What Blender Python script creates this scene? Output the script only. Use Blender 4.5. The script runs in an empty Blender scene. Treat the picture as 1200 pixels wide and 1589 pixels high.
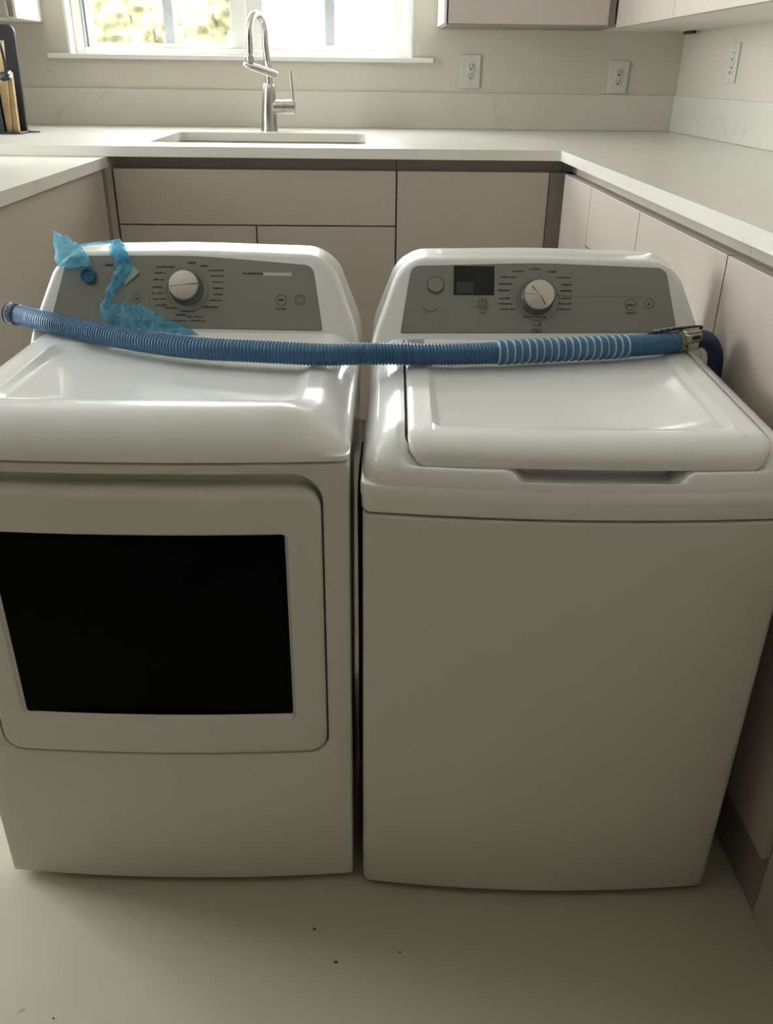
import bpy, bmesh, math, random
from mathutils import Vector, Matrix, noise
random.seed(7)
scene = bpy.context.scene
col = scene.collection

# ------------------------------------------------------------------ camera
CAM_H = 1.28
pitch, yaw, roll = math.radians(27.3), math.radians(1.8), math.radians(0.75)
fw = Vector((math.sin(yaw)*math.cos(pitch), math.cos(yaw)*math.cos(pitch), -math.sin(pitch)))
r0 = Vector((math.cos(yaw), -math.sin(yaw), 0)); u0 = r0.cross(fw)
cr = r0*math.cos(roll) + u0*math.sin(roll); cu = -r0*math.sin(roll) + u0*math.cos(roll)
cam = bpy.data.cameras.new('camera'); cam_o = bpy.data.objects.new('camera', cam); col.objects.link(cam_o)
m3 = Matrix((cr, cu, -fw)).transposed()
cam_o.matrix_world = Matrix.Translation((0, 0, CAM_H)) @ m3.to_4x4()
cam.sensor_fit = 'VERTICAL'; cam.sensor_height = 36.0; cam.lens = 1320/1589*36.0
cam.clip_start = 0.02
scene.camera = cam_o

# ------------------------------------------------------------------ world and daylight
world = bpy.data.worlds.new('overcast_sky'); scene.world = world
world.use_nodes = True
bg = world.node_tree.nodes['Background']
bg.inputs[0].default_value = (0.93, 0.98, 1.0, 1); bg.inputs[1].default_value = 14.0
scene.view_settings.view_transform = 'Standard'; scene.view_settings.look = 'None'
scene.view_settings.gamma = 1.0; scene.view_settings.use_curve_mapping = False
scene.view_settings.exposure = 0.5

def portal(name, loc, rot, sx, sy):
    l = bpy.data.lights.new(name, 'AREA'); l.shape = 'RECTANGLE'; l.size = sx; l.size_y = sy
    l.cycles.is_portal = True
    o = bpy.data.objects.new(name, l); col.objects.link(o); o.location = loc; o.rotation_euler = rot
# sky light entering through the sink window, and through the glass door of the left wall
portal('window_daylight', (-0.505, 4.28, 1.77), (math.radians(-90), 0, 0), 1.43, 0.87)
portal('door_daylight', (-3.42, 2.45, 1.25), (0, math.radians(-90), 0), 2.5, 1.7)

# ------------------------------------------------------------------ helpers
def lin(c):
    return tuple((x/255/12.92 if x/255 <= 0.04045 else ((x/255+0.055)/1.055)**2.4) for x in c)

def mat(name, c, rough=0.5, metal=0.0, coat=0.0, var=0.0, vscale=6.0, bump=0.0, bscale=200.0, spec=0.5, coat_rough=0.08):
    m = bpy.data.materials.new(name); m.use_nodes = True
    nt = m.node_tree; b = nt.nodes['Principled BSDF']
    b.inputs['Base Color'].default_value = (*c, 1); b.inputs['Roughness'].default_value = rough
    b.inputs['Metallic'].default_value = metal; b.inputs['Coat Weight'].default_value = coat
    b.inputs['Coat Roughness'].default_value = coat_rough
    b.inputs['Specular IOR Level'].default_value = spec
    tc = nt.nodes.new('ShaderNodeTexCoord')
    n = nt.nodes.new('ShaderNodeTexNoise'); n.inputs['Scale'].default_value = vscale; n.inputs['Detail'].default_value = 5
    nt.links.new(tc.outputs['Object'], n.inputs['Vector'])
    r = nt.nodes.new('ShaderNodeValToRGB')
    r.color_ramp.elements[0].position = 0.3; r.color_ramp.elements[1].position = 0.7
    r.color_ramp.elements[0].color = (*[x*(1-var) for x in c], 1)
    r.color_ramp.elements[1].color = (*[min(1, x*(1+var)) for x in c], 1)
    nt.links.new(n.outputs['Fac'], r.inputs['Fac']); nt.links.new(r.outputs['Color'], b.inputs['Base Color'])
    if bump:
        n2 = nt.nodes.new('ShaderNodeTexNoise'); n2.inputs['Scale'].default_value = bscale
        nt.links.new(tc.outputs['Object'], n2.inputs['Vector'])
        bp = nt.nodes.new('ShaderNodeBump'); bp.inputs['Strength'].default_value = bump; bp.inputs['Distance'].default_value = 0.002
        nt.links.new(n2.outputs['Fac'], bp.inputs['Height']); nt.links.new(bp.outputs['Normal'], b.inputs['Normal'])
    return m

def veined(name, base, vein, amount, rough, coat):
    m = mat(name, base, rough, coat=coat, var=0.03, vscale=3)
    nt = m.node_tree; b = nt.nodes['Principled BSDF']
    src = b.inputs['Base Color'].links[0].from_socket
    tc = [n for n in nt.nodes if n.type == 'TEX_COORD'][0]
    n = nt.nodes.new('ShaderNodeTexNoise'); n.inputs['Scale'].default_value = 3.2; n.inputs['Detail'].default_value = 9
    n.inputs['Roughness'].default_value = 0.62; n.inputs['Distortion'].default_value = 0.6
    nt.links.new(tc.outputs['Object'], n.inputs['Vector'])
    r = nt.nodes.new('ShaderNodeValToRGB'); e = r.color_ramp.elements
    e[0].position = 0.485; e[0].color = (0, 0, 0, 1); e[1].position = 0.5; e[1].color = (1, 1, 1, 1)
    e2 = e.new(0.515); e2.color = (0, 0, 0, 1)
    n3 = nt.nodes.new('ShaderNodeTexNoise'); n3.inputs['Scale'].default_value = 5.5
    nt.links.new(tc.outputs['Object'], n3.inputs['Vector'])
    r3 = nt.nodes.new('ShaderNodeValToRGB'); r3.color_ramp.elements[0].position = 0.56; r3.color_ramp.elements[1].position = 0.68
    nt.links.new(n3.outputs['Fac'], r3.inputs['Fac']); nt.links.new(n.outputs['Fac'], r.inputs['Fac'])
    mu = nt.nodes.new('ShaderNodeMath'); mu.operation = 'MULTIPLY'
    nt.links.new(r.outputs['Color'], mu.inputs[0]); nt.links.new(r3.outputs['Color'], mu.inputs[1])
    mu2 = nt.nodes.new('ShaderNodeMath'); mu2.operation = 'MULTIPLY'; mu2.inputs[1].default_value = amount
    nt.links.new(mu.outputs[0], mu2.inputs[0])
    mx = nt.nodes.new('ShaderNodeMix'); mx.data_type = 'RGBA'
    nt.links.new(mu2.outputs[0], mx.inputs['Factor']); nt.links.new(src, mx.inputs['A'])
    mx.inputs['B'].default_value = (*vein, 1)
    nt.links.new(mx.outputs['Result'], b.inputs['Base Color'])
    return m

M = {}
M['wall'] = mat('wall_paint', (0.60, 0.56, 0.47), 0.75, var=0.02, vscale=2, bump=0.06, bscale=260)
M['ceiling'] = mat('ceiling_paint', (0.84, 0.83, 0.80), 0.85, var=0.02)
M['wall2'] = mat('far_room_darkened', (0.26, 0.24, 0.20), 0.8, var=0.03)  # unseen far walls darkened to cut light bounced onto the machine fronts
M['trim'] = mat('white_trim', (0.80, 0.79, 0.75), 0.4, var=0.01)
M['vinyl'] = mat('window_vinyl', (0.82, 0.81, 0.76), 0.35, var=0.01)
M['muntin'] = mat('muntin_grey', (0.60, 0.63, 0.65), 0.4, var=0.01)
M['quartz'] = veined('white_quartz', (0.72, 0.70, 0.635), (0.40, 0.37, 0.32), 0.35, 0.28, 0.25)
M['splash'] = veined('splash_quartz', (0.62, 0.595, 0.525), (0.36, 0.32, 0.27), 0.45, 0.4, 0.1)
M['cab'] = mat('greige_laminate', (0.46, 0.40, 0.345), 0.5, var=0.015, vscale=30)
M['carcass'] = mat('cabinet_carcass', (0.30, 0.265, 0.225), 0.6, var=0.02)
M['cabwhite'] = mat('cabinet_side_white', (0.74, 0.71, 0.67), 0.5, var=0.01)
M['enamel'] = mat('white_enamel', (0.79, 0.785, 0.755), 0.30, coat=0.7, var=0.006, vscale=4, coat_rough=0.06)  # tone raised so tops look more lit; fronts use the darker copy
M['enamel_shaded'] = mat('white_enamel_shaded', (0.62, 0.61, 0.545), 0.42, coat=0.15, var=0.006, vscale=4)  # same enamel darkened, shade of the fronts put into the colour
M['panel'] = mat('grey_control_panel', (0.25, 0.245, 0.215), 0.38, var=0.02, vscale=40, metal=0.25)
M['print'] = mat('dark_print', (0.035, 0.035, 0.033), 0.6)
M['lightprint'] = mat('light_print', (0.55, 0.54, 0.48), 0.5)
M['silver'] = mat('brushed_silver', (0.62, 0.60, 0.54), 0.32, metal=0.75, var=0.04, vscale=60)
M['silver_rim'] = mat('polished_rim', (0.75, 0.74, 0.70), 0.18, metal=0.95)
M['skirt'] = mat('knob_skirt_grey', (0.12, 0.125, 0.125), 0.35, metal=0.3)
M['display'] = mat('display_glass', (0.012, 0.014, 0.014), 0.12, spec=0.4)
M['lcd'] = mat('lcd_window', (0.045, 0.055, 0.05), 0.25)
M['blackglass'] = mat('black_door_glass', (0.001, 0.001, 0.001), 0.2, spec=0.04)
M['black'] = mat('black_plastic', (0.018, 0.019, 0.021), 0.45)
M['chrome'] = mat('chrome', (0.66, 0.65, 0.62), 0.12, metal=1.0)
M['steel'] = mat('brushed_steel', (0.45, 0.43, 0.39), 0.28, metal=1.0, var=0.05, vscale=30)
M['hose'] = mat('blue_hose', (0.035, 0.135, 0.27), 0.38, var=0.08, vscale=20, coat=0.2)
M['rib_highlight'] = mat('pale_rib_highlight', (0.42, 0.56, 0.66), 0.4)  # pale stripe paints the highlight edge of each wide rib
M['hose_dark'] = mat('dark_blue_rubber', (0.012, 0.035, 0.085), 0.5)
M['collar'] = mat('collar_white', (0.60, 0.64, 0.68), 0.4, var=0.1, vscale=80)
M['tin'] = mat('dull_clamp_metal', (0.42, 0.39, 0.32), 0.4, metal=0.7, var=0.3, vscale=60)
M['capblue'] = mat('cap_blue', (0.018, 0.13, 0.25), 0.35)
M['card'] = mat('pale_green_card', (0.36, 0.50, 0.42), 0.6)
M['wood'] = mat('pale_wood', (0.52, 0.37, 0.20), 0.5, var=0.2, vscale=14)
M['plate'] = mat('outlet_plastic', (0.60, 0.585, 0.53), 0.4, var=0.01)
M['slot'] = mat('outlet_slot', (0.03, 0.025, 0.02), 0.6)
M['floor'] = mat('beige_floor', (0.43, 0.39, 0.30), 0.5, var=0.06, vscale=2.2, bump=0.05, bscale=60)
def speckle(m, scale, lo, hi, dark):
    nt = m.node_tree; b = nt.nodes['Principled BSDF']; src = b.inputs['Base Color'].links[0].from_socket
    tc = [n for n in nt.nodes if n.type == 'TEX_COORD'][0]
    n = nt.nodes.new('ShaderNodeTexNoise'); n.inputs['Scale'].default_value = scale; n.inputs['Detail'].default_value = 3
    nt.links.new(tc.outputs['Object'], n.inputs['Vector'])
    mr = nt.nodes.new('ShaderNodeMapRange'); mr.inputs[1].default_value = lo; mr.inputs[2].default_value = hi; mr.inputs[4].default_value = 0.7
    nt.links.new(n.outputs['Fac'], mr.inputs[0])
    mx = nt.nodes.new('ShaderNodeMix'); mx.data_type = 'RGBA'; nt.links.new(mr.outputs[0], mx.inputs['Factor']); nt.links.new(src, mx.inputs['A'])
    mx.inputs['B'].default_value = (*dark, 1); nt.links.new(mx.outputs['Result'], b.inputs['Base Color'])
speckle(M['floor'], 24.0, 0.735, 0.78, (0.20, 0.17, 0.13))
M['crumb'] = mat('dark_crumb', (0.03, 0.025, 0.02), 0.8)
M['hedge'] = mat('yellow_green_foliage', (0.175, 0.165, 0.095), 0.8, var=0.25, vscale=26)
M['siding'] = mat('pale_siding', (0.19, 0.19, 0.165), 0.7, var=0.05, vscale=9)
M['soil'] = mat('outdoor_gravel', (0.12, 0.11, 0.09), 0.9, var=0.3, vscale=30)

def glass_mat():
    m = bpy.data.materials.new('clear_pane'); m.use_nodes = True; nt = m.node_tree; nt.nodes.clear()
    out = nt.nodes.new('ShaderNodeOutputMaterial'); t = nt.nodes.new('ShaderNodeBsdfTransparent')
    g = nt.nodes.new('ShaderNodeBsdfGlossy'); g.inputs['Roughness'].default_value = 0.02
    mx = nt.nodes.new('ShaderNodeMixShader'); mx.inputs[0].default_value = 0.05
    nt.links.new(t.outputs[0], mx.inputs[1]); nt.links.new(g.outputs[0], mx.inputs[2]); nt.links.new(mx.outputs[0], out.inputs[0])
    return m
M['glass'] = glass_mat()

def film_mat():
    m = bpy.data.materials.new('blue_plastic_film'); m.use_nodes = True; nt = m.node_tree; nt.nodes.clear()
    out = nt.nodes.new('ShaderNodeOutputMaterial')
    t = nt.nodes.new('ShaderNodeBsdfTransparent'); t.inputs[0].default_value = (0.72, 0.90, 0.96, 1)
    p = nt.nodes.new('ShaderNodeBsdfPrincipled'); p.inputs['Base Color'].default_value = (0.30, 0.64, 0.80, 1); p.inputs['Roughness'].default_value = 0.16
    tl = nt.nodes.new('ShaderNodeBsdfTranslucent'); tl.inputs[0].default_value = (0.30, 0.70, 0.88, 1)
    a = nt.nodes.new('ShaderNodeMixShader'); a.inputs[0].default_value = 0.45
    nt.links.new(p.outputs[0], a.inputs[1]); nt.links.new(tl.outputs[0], a.inputs[2])
    tc = nt.nodes.new('ShaderNodeTexCoord'); n = nt.nodes.new('ShaderNodeTexNoise'); n.inputs['Scale'].default_value = 55; n.inputs['Detail'].default_value = 4
    nt.links.new(tc.outputs['Object'], n.inputs['Vector'])
    mr = nt.nodes.new('ShaderNodeMapRange'); mr.inputs[1].default_value = 0.3; mr.inputs[2].default_value = 0.7; mr.inputs[3].default_value = 0.22; mr.inputs[4].default_value = 0.60
    nt.links.new(n.outputs['Fac'], mr.inputs[0])
    n2 = nt.nodes.new('ShaderNodeTexNoise'); n2.inputs['Scale'].default_value = 120; n2.inputs['Distortion'].default_value = 2.0; nt.links.new(tc.outputs['Object'], n2.inputs['Vector'])
    bp = nt.nodes.new('ShaderNodeBump'); bp.inputs['Strength'].default_value = 0.8; bp.inputs['Distance'].default_value = 0.004
    nt.links.new(n2.outputs['Fac'], bp.inputs['Height']); nt.links.new(bp.outputs['Normal'], p.inputs['Normal'])
    b = nt.nodes.new('ShaderNodeMixShader'); nt.links.new(mr.outputs[0], b.inputs[0])
    nt.links.new(t.outputs[0], b.inputs[1]); nt.links.new(a.outputs[0], b.inputs[2]); nt.links.new(b.outputs[0], out.inputs[0])
    return m
M['film'] = film_mat()

def obj(name, verts, faces, m, parent=None, smooth=None, idx=None):
    me = bpy.data.meshes.new(name); me.from_pydata([tuple(v) for v in verts], [], faces); me.update()
    bm = bmesh.new(); bm.from_mesh(me); bmesh.ops.recalc_face_normals(bm, faces=bm.faces); bm.to_mesh(me); bm.free()
    for k in (m if isinstance(m, (list, tuple)) else [m]): me.materials.append(M[k])
    if idx:
        for p, i in zip(me.polygons, idx): p.material_index = i
    if smooth is not None:
        for p in me.polygons: p.use_smooth = True
        me.set_sharp_from_angle(angle=math.radians(smooth))
    o = bpy.data.objects.new(name, me); col.objects.link(o); o.parent = parent
    return o

class MB:
    def __init__(s): s.v = []; s.f = []; s.i = []
    def add(s, v, f, mi=0):
        b = len(s.v); s.v += [tuple(p) for p in v]; s.f += [tuple(b+i for i in q) for q in f]; s.i += [mi]*len(f)
    def box(s, x0, x1, y0, y1, z0, z1, bev=0.0, mi=0):
        if bev <= 0:
            v = [(x, y, z) for z in (z0, z1) for y in (y0, y1) for x in (x0, x1)]
            s.add(v, [(0, 2, 3, 1), (4, 5, 7, 6), (0, 1, 5, 4), (2, 6, 7, 3), (0, 4, 6, 2), (1, 3, 7, 5)], mi); return
        bm = bmesh.new(); bmesh.ops.create_cube(bm, size=1)
        for q in bm.verts: q.co = ((x0+x1)/2+q.co.x*(x1-x0), (y0+y1)/2+q.co.y*(y1-y0), (z0+z1)/2+q.co.z*(z1-z0))
        bmesh.ops.bevel(bm, geom=list(bm.edges), offset=bev, segments=2, affect='EDGES', profile=0.5)
        bm.verts.index_update(); s.add([q.co[:] for q in bm.verts], [[q.index for q in f.verts] for f in bm.faces], mi); bm.free()
    def loft(s, rings, cap0=False, cap1=False, mi=0, closed=True):
        n = len(rings[0]); v = [p for r in rings for p in r]; f = []
        for k in range(len(rings)-1):
            for i in range(n if closed else n-1):
                j = (i+1) % n; f.append((k*n+i, k*n+j, (k+1)*n+j, (k+1)*n+i))
        if cap0: f.append(tuple(range(n))[::-1])
        if cap1: f.append(tuple((len(rings)-1)*n+i for i in range(n)))
        s.add(v, f, mi)
    def tube(s, pts, rad, n=14, cap=True, mi=0):
        pts = [Vector(p) for p in pts]; N = len(pts); rads = rad if isinstance(rad, (list, tuple)) else [rad]*N
        t = [(pts[min(i+1, N-1)]-pts[max(i-1, 0)]).normalized() for i in range(N)]
        a = Vector((0, 0, 1)) if abs(t[0].z) < 0.9 else Vector((1, 0, 0))
        u = t[0].cross(a).normalized(); rings = []
        for i in range(N):
            u = (u - t[i]*u.dot(t[i])).normalized(); w = t[i].cross(u)
            rings.append([pts[i] + (u*math.cos(2*math.pi*k/n) + w*math.sin(2*math.pi*k/n))*rads[i] for k in range(n)])
        s.loft(rings, cap, cap, mi)
    def map(s, fn): s.v = [tuple(fn(p)) for p in s.v]; return s
    def build(s, name, m, parent=None, smooth=None):
        return obj(name, s.v, s.f, m, parent, smooth, s.i if isinstance(m, (list, tuple)) else None)

def box(name, x0, x1, y0, y1, z0, z1, m, parent=None, bev=0.0):
    b = MB(); b.box(x0, x1, y0, y1, z0, z1, bev); return b.build(name, m, parent)
def tag(o, label, cat, group=None):
    o['label'] = label; o['category'] = cat
    if group: o['group'] = group
    return o
def struct(o, label=None):
    o['kind'] = 'structure'
    if label: o['label'] = label
    return o
def thing(name, label, cat, loc=(0, 0, 0), rz=0.0, group=None):
    o = bpy.data.objects.new(name, None); col.objects.link(o); o.location = loc; o.rotation_euler = (0, 0, rz); o.empty_display_size = 0.05
    return tag(o, label, cat, group)

def rr(x0, x1, y0, y1, r, ns=24, nc=8):
    """rounded rectangle, always the same point order for equal ns, nc"""
    P = []
    rs = r if isinstance(r, (list, tuple)) else [r]*4            # corners: x1y0, x1y1, x0y1, x0y0
    a, b, c, d = rs
    side = [((x0+d, y0), (x1-a, y0)), ((x1, y0+a), (x1, y1-b)), ((x1-b, y1), (x0+c, y1)), ((x0, y1-c), (x0, y0+d))]
    cen = [((x1-a, y0+a), a, -90), ((x1-b, y1-b), b, 0), ((x0+c, y1-c), c, 90), ((x0+d, y0+d), d, 180)]
    for k in range(4):
        (p, q) = side[k]
        for i in range(ns): t = i/ns; P.append((p[0]+(q[0]-p[0])*t, p[1]+(q[1]-p[1])*t))
        (cx, cy), R, a0 = cen[k]
        for i in range(nc): ang = math.radians(a0+90*i/nc); P.append((cx+R*math.cos(ang), cy+R*math.sin(ang)))
    return P

def round_poly(pts, radii, n=8, sub=6):
    out = []; N = len(pts)
    segs = []
    for i in range(N):
        p = Vector(pts[i]); a = Vector(pts[i-1]); b = Vector(pts[(i+1) % N]); r = radii[i]
        da = (a-p).normalized(); db = (b-p).normalized()
        s = p+da*r; e = p+db*r; c = []
        for k in range(n+1):
            t = k/n; c.append(s*(1-t)**2 + p*2*t*(1-t) + e*t*t)
        segs.append(c)
    for i in range(N):
        out += segs[i]
        a = segs[i][-1]; b = segs[(i+1) % N][0]
        for k in range(1, sub): out.append(a.lerp(b, k/sub))
    return [(p.x, p.y) for p in out]

def inset(poly, d):
    N = len(poly); A = sum(poly[i][0]*poly[(i+1) % N][1]-poly[(i+1) % N][0]*poly[i][1] for i in range(N)); s = 1 if A > 0 else -1
    out = []
    for i in range(N):
        a = Vector(poly[i-1]); b = Vector(poly[(i+1) % N]); t = (b-a)
        if t.length < 1e-9: out.append(poly[i]); continue
        t.normalize(); out.append((poly[i][0]-t.y*d*s, poly[i][1]+t.x*d*s))
    return out

def catmull(P, ds):
    P = [Vector(p) for p in P]; P = [P[0]*2-P[1]] + P + [P[-1]*2-P[-2]]; out = []
    for i in range(1, len(P)-2):
        n = max(2, int((P[i+1]-P[i]).length/ds))
        for k in range(n):
            t = k/n; a, b, c, d = P[i-1], P[i], P[i+1], P[i+2]
            out.append(0.5*((2*b)+(c-a)*t+(2*a-5*b+4*c-d)*t*t+(3*b-a-3*c+d)*t**3))
    out.append(P[-2]); return out

def sstep(a, b, x):
    t = max(0.0, min(1.0, (x-a)/(b-a))); return t*t*(3-2*t)

# ------------------------------------------------------------------ the room
ZC = 1.0655          # worktop height
YW, XW = 4.063, 1.357
YF = 2.935           # worktop front edge of the sink run
XE = 0.638           # worktop front edge of the right-hand run
XL = -3.3; Y0 = -2.6; ZT = 2.65
WX0, WX1, WZ0, WZ1 = -1.222, 0.213, 1.337, 2.2
struct(box('floor', XL-0.2, XW+0.2, Y0-0.2, YW+0.2, -0.1, 0.0, 'floor'))
struct(box('ceiling', XL-0.2, XW+0.2, Y0-0.2, YW+0.2, ZT, ZT+0.1, 'ceiling'))
b = MB()
b.box(XL-0.2, WX0, YW, YW+0.2, 0, ZT); b.box(WX1, XW+0.2, YW, YW+0.2, 0, ZT)
b.box(WX0, WX1, YW, YW+0.2, 0, WZ0-0.012); b.box(WX0, WX1, YW, YW+0.2, WZ1, ZT)
struct(b.build('wall_back', 'wall'))
struct(box('wall_right', XW, XW+0.2, Y0-0.2, YW, 0, ZT, 'wall'))
struct(box('wall_front', XL-0.2, XW, Y0-0.2, Y0, 0, ZT, 'wall2'))
DY0, DY1, DZ1 = 1.6, 3.3, 2.5
b = MB()
b.box(XL-0.12, XL, Y0, DY0, 0, ZT); b.box(XL-0.12, XL, DY1, YW, 0, ZT); b.box(XL-0.12, XL, DY0, DY1, DZ1, ZT)
struct(b.build('wall_left', 'wall2'))
struct(box('wall_side_shield', -2.02, -1.90, 3.1, YW, 0, ZT, 'wall'), 'added side wall shielding the left back wall from door light')  # added stub wall, blocks door light from the left back corner
# glass door in the left wall
d = MB(); fr = MB()
fr.box(XL-0.09, XL-0.03, DY0, DY0+0.06, 0, DZ1); fr.box(XL-0.09, XL-0.03, DY1-0.06, DY1, 0, DZ1)
fr.box(XL-0.085, XL-0.035, (DY0+DY1)/2-0.03, (DY0+DY1)/2+0.03, 0.08, DZ1-0.06); fr.box(XL-0.09, XL-0.03, DY0+0.06, DY1-0.06, DZ1-0.06, DZ1); fr.box(XL-0.09, XL-0.03, DY0+0.06, DY1-0.06, 0, 0.08)
do = struct(fr.build('door_1', 'vinyl'), 'wide glazed patio door in the left wall')
ym = (DY0+DY1)/2
box('pane', XL-0.065, XL-0.058, DY0+0.06, ym-0.03, 0.08, DZ1-0.06, 'glass', do)
box('pane', XL-0.065, XL-0.058, ym+0.03, DY1-0.06, 0.08, DZ1-0.06, 'glass', do)

# sink window: reveal lining, stool, slider frame
b = MB()
b.box(WX0-0.001, WX0+0.010, YW-0.002, YW+0.2, WZ0, WZ1); b.box(WX1-0.010, WX1+0.001, YW-0.002, YW+0.2, WZ0, WZ1); b.box(WX0, WX1, YW-0.002, YW+0.2, WZ1-0.01, WZ1+0.001)
struct(b.build('trim_1', 'trim'), 'white lining of the window opening')
b = MB(); b.box(-1.308, 0.301, YW-0.024, YW+0.12, WZ0-0.018, WZ0, 0.003)
struct(b.build('trim_2', 'trim'), 'white window stool under the sink window')
YG = YW+0.09
w = bpy.data.objects.new('window_1', None); col.objects.link(w); struct(w, 'white vinyl slider window over the sink')
FX0, FX1 = WX0+0.010, WX1-0.010
fb = MB()
def fbox(b, x0, x1, z0, z1, y0, y1, bev=0.002): b.box(x0, x1, y0, y1, z0, z1, bev)
fbox(fb, FX0, FX0+0.036, WZ0, WZ1-0.01, YG-0.02, YG+0.05); fbox(fb, FX1-0.036, FX1, WZ0, WZ1-0.01, YG-0.02, YG+0.05)
fbox(fb, FX0+0.036, FX1-0.036, WZ0, WZ0+0.024, YG-0.02, YG+0.05); fbox(fb, FX0+0.036, FX1-0.036, WZ1-0.034, WZ1-0.01, YG-0.02, YG+0.05)
fb.build('window_frame', 'vinyl', w)
def sash(x0, x1, y, jl, jr, mun):
    s = MB(); z0, z1 = WZ0+0.026, WZ1-0.036
    fbox(s, x0, x0+jl, z0, z1, y-0.012, y+0.014); fbox(s, x1-jr, x1, z0, z1, y-0.012, y+0.014)
    fbox(s, x0+jl, x1-jr, z0, z0+0.018, y-0.012, y+0.014); fbox(s, x0+jl, x1-jr, z1-0.02, z1, y-0.012, y+0.014)
    so = s.build('sash', 'vinyl', w)
    box('pane', x0+jl, x1-jr, y-0.001, y+0.003, z0+0.018, z1-0.02, 'glass', so)
    box('muntin', mun-0.021, mun+0.021, y+0.006, y+0.012, z0+0.018, z1-0.02, 'muntin', so)
sash(FX0+0.040, -0.487, YG+0.03, 0.032, 0.070, -0.822)
sash(-0.489, FX1-0.038, YG+0.002, 0.072, 0.030, 0.0-0.137)
b = MB(); b.box(FX0+0.038, FX0+0.048, YG-0.012, YG+0.016, WZ0+0.026, WZ1-0.036); b.box(FX0+0.053, FX0+0.058, YG-0.006, YG+0.018, WZ0+0.026, WZ1-0.036)
b.build('track_rail', 'muntin', w)

# ------------------------------------------------------------------ outdoors
struct(box('ground', -9, 9, YW+0.2, 16, -0.3, -0.05, 'soil'))
hv = []; hf = []; NX, NZ = 190, 90
for j in range(NZ+1):
    for i in range(NX+1):
        x = -5.2+4.42*i/NX; z = -0.05+1.98*j/NZ
        y = 6.6 + 0.25*j/NZ + 0.10*noise.noise(Vector((x*5, z*5, 1.3))) + 0.05*noise.noise(Vector((x*16, z*12, 4))) + 0.035*noise.noise(Vector((x*38, z*26, 7)))
        hv.append((x+0.03*noise.noise(Vector((x*11, z*11, 9))), y, z))
nf = len(hv)
for j in range(NZ):
    for i in range(NX): a = j*(NX+1)+i; hf.append((a, a+1, a+NX+2, a+NX+1))
hb = [(-5.2, 7.6, -0.05), (-0.78, 7.6, -0.05), (-0.78, 7.6, 1.93), (-5.2, 7.6, 1.93)]
hv += hb
top = [NZ*(NX+1)+i for i in range(NX+1)]; bot = list(range(NX+1))
hf.append(tuple(top + [nf+2, nf+3])); hf.append(tuple([nf, nf+1] + bot[::-1]))
hf.append(tuple([j*(NX+1) for j in range(NZ+1)] + [nf+3, nf])); hf.append(tuple([j*(NX+1)+NX for j in range(NZ+1)][::-1] + [nf+1, nf+2])); hf.append((nf, nf+1, nf+2, nf+3))
tag(obj('hedge', hv, hf, 'hedge', None, 60), 'yellow-green hedge seen through the left window panes', 'hedge')
nb = thing('board_fence', 'pale lapped board fence seen through the right window panes', 'fence', (0.9, 6.5, -0.05))
box('core', -1.55, 2.6, 0.05, 0.25, 0, 2.0, 'siding', nb)
bm_ = None
for k in range(20):
    z = 0.1*k
    v = [(-1.55, 0.05, z), (2.6, 0.05, z), (2.6, 0.05, z+0.1), (-1.55, 0.05, z+0.1), (-1.55, 0.029, z), (2.6, 0.029, z), (2.6, 0.033, z+0.1), (-1.55, 0.033, z+0.1)]
    if bm_ is None:
        o = obj('fence_board', v, [(0, 3, 2, 1), (4, 5, 6, 7), (0, 1, 5, 4), (3, 7, 6, 2), (0, 4, 7, 3), (1, 2, 6, 5)], 'siding', nb); bm_ = o
    else:
        o = bm_.copy(); col.objects.link(o); o.parent = nb; o.location = (0, 0, z)

# ------------------------------------------------------------------ worktops and splashbacks
SX0, SX1, SY0, SY1 = -0.715, 0.012, 3.11, 3.66
TH = 0.031
wt = MB()
def slab(x0, x1, y0, y1): wt.box(x0, x1, y0, y1, ZC-TH, ZC)
slab(XE, XW, 0.2, YF)
slab(-1.895, SX0-0.03, YF, YW); slab(SX1+0.03, XW, YF, YW)
# ring around the sink cut-out
o_ = rr(SX0-0.03, SX1+0.03, YF, YW, 0.0001); i_ = rr(SX0, SX1, SY0, SY1, 0.03)
wt.loft([[(x, y, ZC-TH) for x, y in o_], [(x, y, ZC) for x, y in o_], [(x, y, ZC) for x, y in i_], [(x, y, ZC-TH) for x, y in i_], [(x, y, ZC-TH) for x, y in o_]])
tag(wt.build('kitchen_worktop', 'quartz'), 'white quartz worktop running round the sink wall and the right wall', 'worktop')
tag(box('peninsula_worktop', -1.5, -0.812, 1.72, YF+0.02, ZC-TH-0.032, ZC-TH-0.001, 'quartz'), 'lower white quartz worktop at far left above a plain panel', 'worktop')
tag(box('back_splashback', -1.895, XW-0.0125, YW-0.012, YW-0.0005, ZC+0.0005, 1.2075, 'splash', bev=0.0015), 'veined quartz upstand below the window wall behind faucet', 'splashback')
tag(box('side_splashback', XW-0.012, XW-0.0005, 0.2, YW-0.0005, ZC+0.0005, 1.2075, 'splash', bev=0.0015), 'quartz upstand along the right-hand wall under light switch', 'splashback')

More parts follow.
